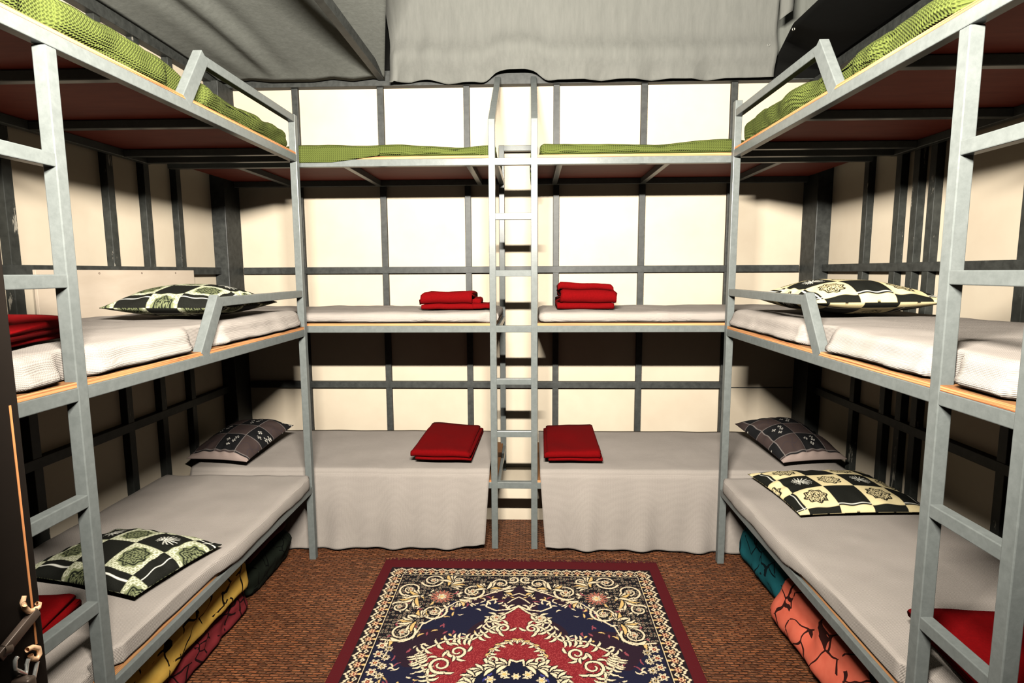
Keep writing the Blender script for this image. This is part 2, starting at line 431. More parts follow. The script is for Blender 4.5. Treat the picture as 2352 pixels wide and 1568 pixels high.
# ------------------------------------------------------------------ mattresses
def mattress(name, label, me, mat, cat='mattress', group=None):
    return tag(link(name, me, mat, None, True), label, cat, group)
GM, GG = 'grey knit covered mattresses', 'olive green covered mattresses'
def bulge(z0, amt):
    def f(p, n): return p
    return f
def notched(ax, s, ys, extra=None, droop=0.0, zc=0.0, spread=0.0):
    """the soft edge gives way round the posts standing in it"""
    def f(p, n):
        q = Vector(p) if extra is None else extra(p, n)
        if q.y > 2.80: q.x = q.x if (ax+s*.004-q.x)*s < 0 else ax+s*.004
        if spread and q.z < zc: q.x -= s*spread*min(1.0, (zc-q.z)/.03)*max(0.0, 1-abs(q.x-ax)/.08)
        lim = ax+s*.041
        for (ya, yb) in ys:
            g = max(ya-q.y, q.y-yb, 0.0)
            k = max(0.0, 1-g/.035)
            if k > 0:
                d = (lim-q.x)*s
                if d > 0: q.x += s*d*min(1, k*1.6)
        if droop:
            fr = min(1.0, max(0.0, (q.y-1.75)/.35)); over = (ax+s*.010-q.x)*s
            if over > 0: q.x += s*over*(1-fr)
        if droop and n.z < .3:
            out = min(1.0, max(0.0, (ax+s*.001-q.x)*s/.004))
            far = min(1.0, max(0.0, (q.y-1.75)/.35))
            q.z -= droop*out*far
        return q
    return f
for s, ax, side, ys in ((-1, AL, 'left', ((1.16, 1.204), (1.379, 1.423), (1.915, 2.055))), (1, AR, 'right', ((1.115, 1.159), (1.362, 1.406), (1.915, 2.055)))):
    wl = -1.89 if s < 0 else 1.722
    posts = ys[:2]
    a, b = sorted((ax+s*.010, wl))
    mattress('mattress', 'thin grey knit mattress on the middle tier of the %s bunk, under a checked pillow' % side,
             soft_box_me(a, b, 1.0, 2.828, 1.2325, 1.316, .036, .022, .006, 5, 3+s, .008, notched(ax, s, ys, None, 0, 1.272, .034)), 'sheet', group=GM)
    a, b = sorted((ax-s*.012, wl))
    mattress('mattress', 'thin grey knit mattress on the lowest tier of the %s bunk, over patterned bundles' % side,
             soft_box_me(a, b, 1.0, 2.830, .4155, .474, .026, .022, .006, 5, 7+s, .005, notched(ax, s, posts, None, .022)), 'sheet', group=GM)
    a, b = sorted((ax+s*.014, wl))
    def sag(p, n, ax=ax, s=s):
        w = .010*math.sin(p.y*5.1+s)+.012*math.sin(p.y*2.3+1.2*s)
        q = Vector(p)
        if n.z > 0.1: q.z += w*.6
        if abs(n.x) > 0.4: q.x += s*abs(w)*.5
        g = max(0.0, 1-abs(p.y-2.00)/.12)
        q.z -= .022*g*max(0, n.z)
        q.z = max(q.z, 2.0795)
        return q
    mattress('mattress', 'mattress wrapped in an olive green waffle blanket on top of the %s bunk' % side,
             soft_box_me(a, b, 1.0, 2.826, 2.080, 2.176, .042, .018, .010, 7, 11+s, .022, notched(ax, s, ys, sag)), 'green', group=GG)
def leg_gap(extra=None):
    def f(p, n):
        q = Vector(p) if extra is None else extra(p, n)
        k = max(0.0, 1-max(0.0, -.214-q.x)/.05) if q.x < -.1 else 0.0
        if k > 0 and q.y < 3.030: q.y += (3.030-q.y)*min(1, k*1.5)
        return q
    return f
for (a, b, side, sd) in ((-1.82, -.172, 'left', 1.0), (.044, 1.65, 'right', 2.0)):
    mattress('mattress', 'grey knit mattress midway up the back bunk, %s of the ladder' % side,
             soft_box_me(a, b, 2.990, 3.648, 1.2355, 1.290, .026, .03, .007, 5, 20+sd, .008, leg_gap(), long_axis=0), 'sheet', group=GM)
    def sag2(p, n, sd=sd):
        q = Vector(p)
        if n.z > 0.1: q.z += .008*math.sin(p.x*6+sd)+.006*math.sin(p.x*11+2*sd)
        return q
    mattress('mattress', 'olive green blanket wrapped mattress atop the back bunk, %s of the ladder' % side,
             soft_box_me(a, b, 2.994, 3.648, 2.0835, 2.140, .028, .025, .006, 6, 30+sd, .012, leg_gap(sag2), long_axis=0), 'green', group=GG)

def cloth_bit(parent, fn, nu, nv, mat):
    P = np.array([[fn(i/(nu-1), j/(nv-1)) for i in range(nu)] for j in range(nv)])
    uv = np.array([[(P[j, i][0]+P[j, i][1], P[j, i][2]) for i in range(nu)] for j in range(nv)])
    o = link('blanket_edge', grid_me(P, uv=uv), mat, parent, True)
    md = o.modifiers.new('thickness', 'SOLIDIFY'); md.thickness = .004; md.offset = 0
greens = [o for o in bpy.data.objects if o.get('label', '').startswith('olive green blanket wrapped')]
gl = [o for o in greens if 'left' in o['label']][0]; gr = [o for o in greens if 'right' in o['label']][0]
# the blanket spills over the rail at the left end, and hangs behind the ladder at the right one
cloth_bit(gl, lambda u, v: (-1.20+u*.44, 2.9815-.002*math.sin(u*9)-.004*v*(1-v), 2.122-v*(.068-.030*max(0, u-.45)/.55)*(1 if u < .98 else .9)), 24, 8, 'green')
cloth_bit(gr, lambda u, v: (.004-.005*math.sin(v*3), 3.14+u*.30, 2.125-v*(.125+.03*math.sin(u*5))), 14, 10, 'green')

def draped_mattress(a, b, label, sd, near):
    """low mattress whose grey sheet hangs to the floor in front; near = x of the ladder end"""
    R = link('mattress', soft_box_me(a, b, 2.992, 3.65, .3895, .450, .025, .04, .003, 4, sd, long_axis=0), 'sheet', None, True)
    tag(R, label, 'mattress', 'floor length sheets on the low back beds')
    nu, path = 110, []
    for t in np.linspace(0, 1, 24): path.append((3.645-t*(3.645-2.996), .4545+.022*(1-t)+.005*math.sin(t*6)*t*(1-t)*3, 0.0))
    for t in np.linspace(0, 1, 8)[1:]:
        th = t*math.pi/2; path.append((2.996-.026*math.sin(th), .4545-.026*(1-math.cos(th)), 0.0))
    for t in np.linspace(0, 1, 40)[1:]: path.append((2.970-.012*t, .4285-t*.420, t))
    P = np.zeros((len(path), nu, 3)); UV = np.zeros((len(path), nu, 2))
    for j, (y, z, h) in enumerate(path):
        for i in range(nu):
            x = a-.006+(b-a+.012)*i/(nu-1)
            fold = .010*math.sin(x*23+sd)+.008*math.sin(x*41+2*sd+h)+.012*noise.noise(Vector((x*5, h*2, sd)))
            dn = abs(x-near)
            yy = y-(.004+.014*h)*0-h*(.010+fold*.9)-(.004 if h > 0 else 0)
            zz = z+.004*noise.noise(Vector((x*6, y*6, sd)))
            if h > .9: zz += .03*max(0, 1-dn/.14)*(h-.9)/.1*(1 if sd < 51 else .6)+.012*abs(math.sin(x*2.1+sd))*(h-.9)/.1
            xx = x + (.03*h*max(0, 1-dn/.3))*(1 if near < x+.5 and sd > 50.5 else -1)*(1 if dn < .3 else 0)
            P[j, i] = (xx, yy, zz); UV[j, i] = (x, j*.018)
    o = link('bed_sheet', grid_me(P, uv=UV), 'sheet', R, True)
    md = o.modifiers.new('thickness', 'SOLIDIFY'); md.thickness = .003; md.offset = 1
    return R
draped_mattress(-1.84, -.226, 'low back mattress left of the ladder, grey sheet hanging down to the floor', 50, -.226)
draped_mattress(.056, 1.66, 'low back mattress right of the ladder, grey sheet hanging down to the floor', 51, .056)

# ------------------------------------------------------------------ folded red blankets
def folded_blanket(label, loc, w, d, layers, t, rot=0, seed=0, skew=0.0, droop=0.0, group='folded crimson blankets', tail=0.0):
    """a blanket folded in `layers`: a serpentine strip extruded across the width, fold bulging to the front"""
    o = Vector(loc); r = t/2
    cl = []
    n = 12
    for k in range(layers):
        zc = r+k*t*1.02
        ya, yb = (-d/2+r, d/2-r) if k % 2 == 0 else (d/2-r, -d/2+r)
        inset = .006*k
        for i in range(n+1):
            u = i/n; cl.append((ya+(yb-ya)*u, zc, k))
        if k < layers-1:
            sg = 1 if k % 2 == 0 else -1
            for th in np.linspace(-math.pi/2, math.pi/2, 6)[1:-1]:
                cl.append((yb+sg*r*math.cos(th)*1.0, zc+t*.51+r*1.02*math.sin(th), k+.5))
    cl = np.array(cl)
    tang = np.gradient(cl[:, :2], axis=0); tang /= np.linalg.norm(tang, axis=1)[:, None]+1e-9
    nrm = np.stack([-tang[:, 1], tang[:, 0]], 1)
    up = cl[:, :2]+nrm*r*.98; dn = cl[:, :2]-nrm*r*.98
    endcap = [cl[-1, :2]+tang[-1]*r*.7]; startcap = [cl[0, :2]-tang[0]*r*.7]
    prof = np.concatenate([startcap, up, endcap, dn[::-1]], 0)
    lay = np.concatenate([[0], cl[:, 2], [cl[-1, 2]], cl[::-1, 2]])
    nw = 26
    P = np.zeros((nw, len(prof), 3))
    for i in range(nw):
        a = i/(nw-1)*2-1
        ed = max(0, abs(a)-.90)/.10
        for j, (y, z) in enumerate(prof):
            off = .010*math.sin(lay[j]*2.1+seed)
            x = a*(w/2-.004*math.sin(lay[j]*3+seed))+off
            zc = z*(1-.10*ed*ed)
            p = Vector((x+skew*z, y, zc))
            q = .006*noise.noise(Vector((x*9+seed, y*9, z*9)))+.012*noise.noise(Vector((x*3.5+seed, y*3.5, 0)))*(z/(layers*t))
            P[i, j] = (p.x, p.y+q*.6, max(.0015, p.z+q+droop*(x/w)*z))
    me = grid_me(P, True)
    bm = bmesh.new(); bm.from_mesh(me)
    bmesh.ops.holes_fill(bm, edges=[e for e in bm.edges if e.is_boundary])
    bmesh.ops.recalc_face_normals(bm, faces=bm.faces)
    bm.to_mesh(me); bm.free()
    ob = link('folded_blanket', me, 'red', None, True)
    ob.location = o; ob.rotation_euler = (0, 0, rot)
    return tag(ob, label, 'blanket', group)
folded_blanket('flat folded red blanket on the low back bed left of the ladder', (-.475, 3.305, .480), .315, .56, 3, .020, math.radians(-2), 1)
folded_blanket('flat folded red blanket on the low back bed right of the ladder', (.238, 3.305, .480), .300, .56, 3, .019, math.radians(-1), 2)
b1 = folded_blanket('red blanket roll with trailing end on the middle back bed left of ladder', (-.455, 3.24, 1.296), .285, .24, 3, .031, 0, 3)
# trailing end of that blanket
link('blanket_end', soft_box_me(.10, .245, -.10, .08, .002, .032, .014, .012, .006, 18, 3, .004), 'red', b1, True)
link('blanket_end', soft_box_me(.11, .185, -.08, .08, .030, .062, .014, .012, .006, 18, 5, .004), 'red', b1, True)
folded_blanket('tall folded red blanket on the middle back bed right of the ladder', (.305, 3.24, 1.296), .300, .24, 4, .034, 0, 4)
folded_blanket('red blanket on the near end of the left bunk middle tier', (-1.475, 1.34, 1.322), .44, .36, 3, .024, math.radians(12), 5, droop=-.5)
folded_blanket('red blanket on the left bunk lowest tier behind the door latch', (-1.53, 1.42, .482), .36, .32, 3, .018, math.radians(8), 6)
folded_blanket('red blanket on the right bunk lowest tier behind the ladder rungs', (1.225, 1.40, .482), .30, .36, 3, .018, math.radians(-4), 7)

# ------------------------------------------------------------------ printed pillows
def srgb(c): return np.array(lin(*c)[:3])*1.35
def pillow_colours(U, V, style, hu, hv, seed):
    """U, V in metres over the pillow face; returns linear rgb"""
    cell = {'cream': .142, 'silver': .128, 'dark': .122}[style]
    cu = (U+hu)/cell-{'cream': .30, 'silver': .42, 'dark': .22}[style]; cv = (V+hv)/cell-{'cream': .14, 'silver': .40, 'dark': .25}[style]
    iu, iv = np.floor(cu), np.floor(cv); p, q = cu-iu-.5, cv-iv-.5
    par = ((iu+iv) % 2 == 1)
    r = np.hypot(p, q); th = np.arctan2(q, p)
    black = srgb((16, 17, 10))
    if style == 'dark':
        C = np.where(par[..., None], srgb((16, 16, 18)), srgb((66, 53, 50)))
        for (a, b) in ((-.16, .10), (.16, .02), (-.02, -.2), (.2, .24)):
            d = np.hypot(p-a, q-b); tt = np.arctan2(q-b, p-a)
            fl = par & (d < .09) & (np.cos(4*tt) > .1) & (d > .02)
            C[fl] = srgb((215, 210, 200))
        ln = (~par) & ((np.abs(p-.1-.1*np.sin(q*7)) < .02) | (np.abs(q+.1*np.sin(p*9)) < .02))
        C[ln] = srgb((60, 50, 52))
        st = (np.abs(p) > .485) | (np.abs(q) > .485)
        C[st] = srgb((120, 112, 108))
        edge = (V < -hv+.022)
        C[edge] = srgb((160, 142, 134))
        return C
    cream = srgb((236, 218, 168)) if style == 'cream' else srgb((178, 184, 138))
    C = np.where(par[..., None], black, cream)*np.ones(U.shape+(1,))
    lt = ~par
    if style != 'cream':                                   # silver scroll rings round the medallion
        inside = (np.abs(p) < .33) & (np.abs(q) < .33) | (r < .38)
        C[lt & inside] = srgb((128, 134, 96))
        g = .125
        a, b = (p/g) % 1-.5, (q/g) % 1-.5
        rg = np.abs(np.hypot(a, b)-.34) < .11
        C[lt & ~inside & rg] = srgb((220, 220, 192)); C[lt & ~inside & ~rg] = srgb((152, 155, 122))
    lines = np.zeros(U.shape, bool)
    for rad, amp, w in ((.31, .035, .030), (.22, .05, .026), (.11, .03, .022)):
        lines |= np.abs(r-(rad+amp*np.cos(8*th))) < w
    lines |= (np.abs(np.sin(4*th))*r < .026) & (r < .27) & (r > .07)
    lines |= r < .035
    if style == 'cream': keep = ((iu % 2) == (iv % 2)) | True
    C[lt & lines] = srgb((34, 32, 18)) if style == 'cream' else srgb((26, 32, 18))
    palm = par & ((iv == 1) if style == 'cream' else ((iv == 1) & (iu >= 0) & (iu <= 2)))
    pq = np.hypot(p, q+.02); pt = np.arctan2(q+.02, p)
    ph = (pt*17/(2*math.pi)) % 1-.5
    reach = .30+.10*np.cos(pt-.6)
    ray = (np.abs(ph) < .34*(1-pq/reach)+.05) & (pq < reach) & (np.abs(np.angle(np.exp(1j*(pt+1.57)))) > .35)
    C[palm & ray] = srgb((240, 238, 224))
    pip = (np.abs(np.abs(V)-(hv-.030)) < .0022) | (np.abs(np.abs(U)-(hu-.030)) < .0022)
    C[pip & par] = srgb((236, 234, 222))
    return C
def pillow(label, loc, w, d, h, rot, style, seed, tilt=(0, 0), lo=.25, group='printed pillows'):
    nu, nv = 170, 130
    u = np.linspace(-1, 1, nu); v = np.linspace(-1, 1, nv)
    UU, VV = np.meshgrid(u, v)
    prof = np.clip((1-np.abs(UU)**2.6), 0, 1)**.62*np.clip((1-np.abs(VV)**2.6), 0, 1)**.62
    X = UU*(w/2)*(1-.05*(1-VV**2)*np.abs(UU)**3*0-.045*(1-VV**2)); Y = VV*(d/2)*(1-.055*(1-UU**2))
    rng = np.random.RandomState(seed)
    wr = np.zeros_like(UU)
    for k in range(9):
        a = rng.uniform(0, 2*math.pi); f = rng.uniform(6, 15); ph = rng.uniform(0, 6)
        wr += np.sin((UU*math.cos(a)+VV*math.sin(a))*f*.5+ph)/9
    edge = np.maximum(np.abs(UU), np.abs(VV))
    wr2 = np.sin(np.arctan2(VV, UU)*18+seed)*np.clip((edge-.55)/.4, 0, 1)*np.clip((1-edge)*12, 0, 1)
    zt = h*(1-lo)*prof+.004+wr*.010*prof**.5+wr2*.0035
    zb = -h*lo*prof+.001
    sag = .010*(np.abs(UU)**6*np.abs(VV)**6)
    top = np.stack([X, Y, zt+h*lo], -1); bot = np.stack([X, Y, zb+h*lo], -1)
    bot[..., 2] = np.maximum(bot[..., 2], .001)
    n = nu*nv; idx = np.arange(n).reshape(nv, nu)
    q1 = np.stack([idx[:-1, :-1], idx[:-1, 1:], idx[1:, 1:], idx[1:, :-1]], -1).reshape(-1, 4)
    q2 = q1[:, ::-1]+n
    ring = np.concatenate([idx[0, :-1], idx[:-1, -1], idx[-1, :0:-1], idx[:0:-1, 0]])
    nx = np.roll(ring, -1)
    q3 = np.stack([ring, ring+n, nx+n, nx], -1)
    V = np.concatenate([top.reshape(-1, 3), bot.reshape(-1, 3)])
    me = raw_me(V, np.concatenate([q1, q2, q3]))
    C = pillow_colours(UU*w/2, VV*d/2, style, w/2, d/2, seed)
    C2 = pillow_colours(UU*w/2+.128, VV*d/2, style, w/2, d/2, seed)
    col = np.ones((2*n, 4), np.float32); col[:n, :3] = C.reshape(-1, 3); col[n:, :3] = C2.reshape(-1, 3)
    at = me.color_attributes.new('Col', 'FLOAT_COLOR', 'POINT'); at.data.foreach_set('color', col.ravel())
    o = link('pillow', me, 'pillow', None, True)
    o.location = (loc[0], loc[1], loc[2]+(math.sin(tilt[0])*d/2 if tilt[0] else 0)); o.rotation_euler = (tilt[0], tilt[1], rot)
    return tag(o, label, 'pillow', group)
pillow('black and silver-green checked pillow on the lowest left bunk', (-1.43, 1.885, .478), .50, .36, .085, math.radians(-14), 'silver', 3)
pillow('black and silver-green checked pillow on the middle left bunk behind the guard rail', (-1.405, 2.38, 1.323), .49, .44, .125, math.radians(-3), 'silver', 5, lo=.34)
pillow('black and cream checked pillow on the middle right bunk behind the guard rail', (1.300, 2.45, 1.322), .53, .48, .135, math.radians(6), 'cream', 8, lo=.40)
pillow('black and cream checked pillow on the lowest right bunk with white palm print', (1.385, 2.585, .478), .58, .49, .075, math.radians(4), 'cream', 11, lo=.2)
pillow('dark patchwork pillow on the low back bed in the left corner', (-1.665, 3.21, .464), .36, .48, .120, math.radians(-8), 'dark', 14, (math.radians(9), 0))
pillow('dark patchwork pillow on the low back bed in the right corner', (1.465, 3.26, .464), .37, .50, .125, math.radians(10), 'dark', 17, (math.radians(9), 0))

# ------------------------------------------------------------------ rug
def make_rug():
    xc, hw, yfar, L = -.055, .700, 2.835, 2.04
    nx = 521
    xs = np.linspace(-hw, hw, nx)
    tb = np.concatenate([np.arange(0, 1.02, .0027), np.arange(1.02, L+.001, .006)])
    A, Tt = np.meshgrid(np.abs(xs), tb)
    t = np.minimum(Tt, L-Tt)
    navy, plum, red, maroon = srgb((22, 22, 48)), srgb((38, 18, 34)), srgb((128, 26, 34)), srgb((84, 9, 18))
    cream, gold, blk = srgb((236, 216, 180)), srgb((222, 184, 116)), srgb((14, 12, 18))
    rng = np.random.RandomState(2)
    sh = A.shape
    # smooth noise fields for the mottled ground
    def field(fx, fy, seed):
        r = np.random.RandomState(seed); f = np.zeros(sh)
        for _ in range(14):
            a, b, c = r.normal(0, fx), r.normal(0, fy), r.uniform(0, 6.28)
            f += np.cos(A*a+t*b+c)
        return f/5
    C = np.where((field(14, 14, 1) > .15)[..., None], navy, plum)*np.ones(sh+(1,))
    def inpoly(pts):
        m = np.zeros(sh, bool); n = len(pts)
        for i in range(n):
            (x1, y1), (x2, y2) = pts[i], pts[(i+1) % n]
            if y1 == y2: continue
            c = ((y1 > t) != (y2 > t)) & (A < (x2-x1)*(t-y1)/(y2-y1)+x1); m ^= c
        return m
    def box(x0, x1, y0, y1, pad=.03):
        return (np.searchsorted(tb, max(0, y0-pad)), np.searchsorted(tb, min(L, y1+pad)))
    def seg_d(pts, wid):
        """min over segments of distance / local width"""
        best = np.full(sh, 9.0)
        for (p, q, w0, w1) in zip(pts[:-1], pts[1:], wid[:-1], wid[1:]):
            lo, hi = box(0, 0, min(p[1], q[1]), max(p[1], q[1]), .04)
            for (l2, h2) in ((lo, hi), (len(tb)-0, 0)):
                if h2 <= l2: continue
                a, b = A[l2:h2], t[l2:h2]
                dx, dy = q[0]-p[0], q[1]-p[1]; LL = dx*dx+dy*dy+1e-12
                s = np.clip(((a-p[0])*dx+(b-p[1])*dy)/LL, 0, 1)
                d = np.hypot(a-p[0]-s*dx, b-p[1]-s*dy)/(w0+(w1-w0)*s+1e-6)
                best[l2:h2] = np.minimum(best[l2:h2], d)
        return best
    def stroke(pts, wid, col, outline=None):
        if not hasattr(wid, '__len__'): wid = [wid]*len(pts)
        d = seg_d(pts, wid)
        if outline is not None: C[d < 1.75] = outline
        C[d < 1] = col
    def spiral(c, r0, turns, a0, sgn=1, w=.0042, col=cream, outline=blk):
        n = int(16*turns)
        pts = [(c[0]+r0*(1-.75*i/n)*math.cos(a0+sgn*2*math.pi*turns*i/n), c[1]+r0*(1-.75*i/n)*math.sin(a0+sgn*2*math.pi*turns*i/n)) for i in range(n+1)]
        stroke(pts, [w*(1-.55*i/n) for i in range(n+1)], col, outline)
    def leaf(p, ang, ln, wd, col=cream, bend=.5, outline=blk):
        pts, ws = [], []
        for i in range(8):
            s = i/7; a = ang+bend*s
            pts.append((p[0]+ln*s*math.cos(a), p[1]+ln*s*math.sin(a))); ws.append(max(.0012, wd*math.sin(math.pi*min(1, s*.92+.08))**.8))
        stroke(pts, ws, col, outline)
    def flower(c, r, n=7, col=cream, mid=red, edge=blk):
        lo, hi = box(0, 0, c[1]-r, c[1]+r)
        a, b = A[lo:hi]-c[0], t[lo:hi]-c[1]; d = np.hypot(a, b); th = np.arctan2(b, a)
        R = r*(.78+.22*np.cos(n*th)); sub = C[lo:hi]
        sub[d < R*1.18] = edge; sub[d < R] = col
        sub[(d < R*.8) & (np.abs(np.sin(n*th/2)) < .22)] = edge
        sub[d < r*.36] = mid; sub[d < r*.15] = gold
    # corner spandrels: black ground dense with small florets and curls
    sp = [(0, .13), (0, .235), (.03, .262), (.124, .298), (.18, .30), (.233, .359), (.299, .367), (.342, .433), (.334, .482), (.418, .532), (.406, .60), (.423, .65), (.50, .667), (.60, .66), (.60, .13)]
    spm = inpoly(sp); C[spm] = blk
    g = .0175
    ca, cb = np.floor(A/g), np.floor(t/g)
    jx = np.sin(ca*12.9+cb*78.2)*.5; jy = np.sin(ca*39.3+cb*11.1)*.5
    d = np.hypot(A/g-ca-.5-.3*jx, t/g-cb-.5-.3*jy)
    ringm = (np.abs(d-.30) < .065) & (np.sin(ca*5.3+cb*3.7) > -.55)
    C[spm & ringm] = srgb((164, 148, 124)); C[spm & (d < .09)] = srgb((120, 46, 46))
    # field sprays between the spandrel and the red centre
    for k in range(230):
        a0, t0 = rng.uniform(.01, .53), rng.uniform(.28, 1.02)
        leaf((a0, t0), rng.uniform(0, 6.28), rng.uniform(.016, .034), rng.uniform(.0028, .0048), [cream, cream, srgb((150, 70, 80)), gold][k % 4], rng.uniform(-1, 1), None)
    # red centre
    rc = [(0, .405), (.035, .445), (.07, .474), (.113, .477), (.104, .559), (.132, .599), (.182, .644), (.23, .638), (.276, .646), (.36, .705), (.398, .746), (.385, .78), (.368, .802), (.333, .856), (.318, .908), (.33, 1.03), (0, 1.03)]
    rm = inpoly(rc); C[rm] = red
    speck = np.random.RandomState(9).rand(*sh) > .80
    C[rm & speck] = srgb((170, 66, 66))
    stroke(rc[:-2], .0042, cream, blk)
    for i in range(3, len(rc)-2):
        p, q = rc[i], rc[i+1]; an = math.atan2(q[1]-p[1], q[0]-p[0])
        for s in (0.1, .5):
            pp = (p[0]+(q[0]-p[0])*s, p[1]+(q[1]-p[1])*s)
            leaf(pp, an+.9, .040, .0062, cream, .7); leaf(pp, an-1.0, .034, .005, cream, -.7)
    for c, r0, a0, sg in (((.235, .722), .040, 0, 1), ((.29, .80), .048, 2, -1), ((.06, .565), .030, 1, -1), ((.10, .50), .026, 3, 1)):
        spiral(c, r0, 1.4, a0, sg, .0065)
        for k in range(4): leaf((c[0]+r0*math.cos(k*1.6+a0), c[1]+r0*math.sin(k*1.6+a0)), k*1.6+a0+.7, .036, .0058)
    flower((.095, .492), .020, 6)
    # garland over the medallion
    ring = [(0, .645), (.03, .652), (.067, .672), (.09, .70), (.106, .729), (.112, .763), (.09, .788), (.07, .78)]
    stroke(ring, .006, cream, blk)
    for p, q in zip(ring[:-1], ring[1:]):
        an = math.atan2(q[1]-p[1], q[0]-p[0]); leaf(p, an+1.1, .026, .005); leaf(p, an-1.1, .024, .0045, gold)
        flower(((p[0]+q[0])/2, (p[1]+q[1])/2), .009, 5)
    spiral((.095, .765), .026, 1.3, 0, 1, .006)
    # navy medallion with daisies
    bl = [(0, .775), (.025, .764), (.03, .794), (.091, .814), (.15, .847), (.160, .90), (.165, 1.03), (0, 1.03)]
    bm_ = inpoly(bl); C[bm_] = srgb((12, 14, 40)); stroke(bl[:-1], .004, cream, blk)
    for k, p in enumerate(((.04, .80), (.085, .815), (.13, .836), (.16, .87), (.168, .91), (.17, .96))):
        for s in (-1.2, -.5, .1, .7): leaf(p, s-.3, .052, .008, cream, .5)
    for k, (c, r) in enumerate((((.055, .93), .036), ((.0, .855), .018), ((.045, .845), .022), ((.095, .875), .020), ((.0, 1.0), .04), ((.115, .98), .03))): flower(c, r, 11 if r > .03 else 6, cream, gold)
    for k in range(16): leaf((.02+.12*rng.rand(), .83+.17*rng.rand()), rng.uniform(0, 6.28), .022, .004, [cream, srgb((60, 60, 130))][k % 2], .6, None)
    # big scrolls and acanthus sprays of the spandrels
    for c, r0, tu, a0, sg in (((.418, .193), .058, 1.7, .4, 1), ((.513, .276), .060, 1.7, 2.2, -1), ((.217, .285), .062, 1.6, 1.0, 1), ((.375, .453), .062, 1.6, 4, -1),
                              ((.481, .602), .062, 1.7, 1.5, 1), ((.09, .215), .052, 1.5, 2.6, -1), ((.300, .190), .042, 1.4, 5, 1), ((.535, .42), .045, 1.4, 0, -1), ((.03, .18), .03, 1.2, 1, 1)):
        spiral(c, r0, tu, a0, sg, .0052); flower(c, r0*.30, 6, cream, red)
    for p, an, n, ln in (((.34, .235), -2.4, 6, .085), ((.33, .205), -.9, 4, .07), ((.47, .345), .9, 6, .085), ((.46, .33), -.3, 4, .07), ((.15, .262), -2.6, 5, .07),
                         ((.16, .265), -.4, 4, .06), ((.44, .53), .5, 6, .08), ((.43, .50), -1.0, 4, .06), ((.27, .355), 2.3, 4, .06), ((.52, .64), 2.0, 4, .05), ((.07, .285), 2.8, 4, .05)):
        for k in range(n): leaf(p, an+(k-n/2)*.32, ln*(1-.07*abs(k-n/2)), .0078, [cream, cream, gold][k % 3], .35*(1 if k > n/2 else -1))
    flower((.357, .332), .052, 15, srgb((196, 120, 100)), cream); flower((.357, .332), .024, 7, cream, gold)
    for i in range(13): flower((.20+.02*i, .352+.0125*i+.008*math.sin(i*2)), .0085, 5, cream, blk)
    stroke([(.02, .245), (.124, .298), (.20, .345), (.28, .372), (.34, .44), (.35, .49), (.41, .55), (.43, .64), (.50, .66), (.56, .65)], .0030, cream, None)
    # arabesque under the top centre
    stroke([(0, .33), (.03, .355), (.05, .38)], .003, cream, None); stroke([(0, .30), (.03, .318)], .003, cream, None)
    stroke([(0, .40), (.04, .43), (.10, .44), (.145, .41), (.14, .365), (.10, .35)], .0036, cream, None)
    for k in range(8): leaf((.02+.018*k, .395+.01*math.sin(k)), k*.8, .026, .0045, cream, .6, None)
    # small daisies down the inner sides
    for k in range(20):
        tt = .69+k*.052
        if tt > 1.03: break
        flower((.512, tt+.02), .019, 8, cream, blk); flower((.545, tt), .022, 6, cream, red)
    # guard border: scalloped cream motifs on black, line, maroon edge
    inner, outer = .575, .640
    top_i, top_o = .145, .085
    db = np.maximum((A-inner)/(outer-inner), (top_i-t)/(top_i-top_o))      # 0 at the line, 1 at the outer rim
    bord = (db > 0); C[bord] = srgb((26, 14, 20))
    side = (A-inner)/(outer-inner) >= (top_i-t)/(top_i-top_o)
    s = np.where(side, t, A); per = .052
    f = (s/per) % 1-.5; w_ = np.clip(db, 0, 1)
    wave = .86+.12*np.cos(f*2*math.pi)+.05*np.cos(f*6*math.pi)
    C[bord & (np.abs(db-wave) < .07)] = cream
    mm = np.hypot(f*.052, (db-.52)*.065)
    an = np.arctan2(f*.052, (db-.52)*.065)
    C[bord & (mm < .0185*(.8+.2*np.cos(6*an)))] = srgb((226, 196, 148))
    C[bord & (np.abs(mm-.011) < .0018)] = srgb((120, 40, 40)); C[bord & (mm < .005)] = red
    f2 = ((s/per+.5) % 1)-.5; m2 = np.abs(f2*.052)+np.abs((db-.35)*.065)
    C[bord & (m2 < .011)] = cream; C[bord & (m2 < .005)] = blk
    C[bord & (np.abs(f) < .10) & (db < .25)] = gold
    C[np.abs(db*.065) < .003] = blk; C[(np.abs(db*.065-.0045) < .0018)] = cream
    C[(A > outer+.010) | (t < top_o-.010)] = maroon
    P = np.zeros(sh+(3,)); XX, _ = np.meshgrid(xs, tb)
    P[..., 0] = xc+XX; P[..., 1] = yfar-Tt
    P[..., 2] = .009+.0008*np.sin(XX*9+Tt*5)
    me = grid_me(P[::-1])
    col = np.ones(sh+(4,), np.float32); col[..., :3] = C
    at = me.color_attributes.new('Col', 'FLOAT_COLOR', 'POINT'); at.data.foreach_set('color', col[::-1].ravel())
    R = link('rug', me, 'rug', None, True)
    md = R.modifiers.new('thickness', 'SOLIDIFY'); md.thickness = .0075; md.offset = -1
    tag(R, 'maroon and navy patterned rug with cream scrolls, flat on the brown mat floor', 'rug')
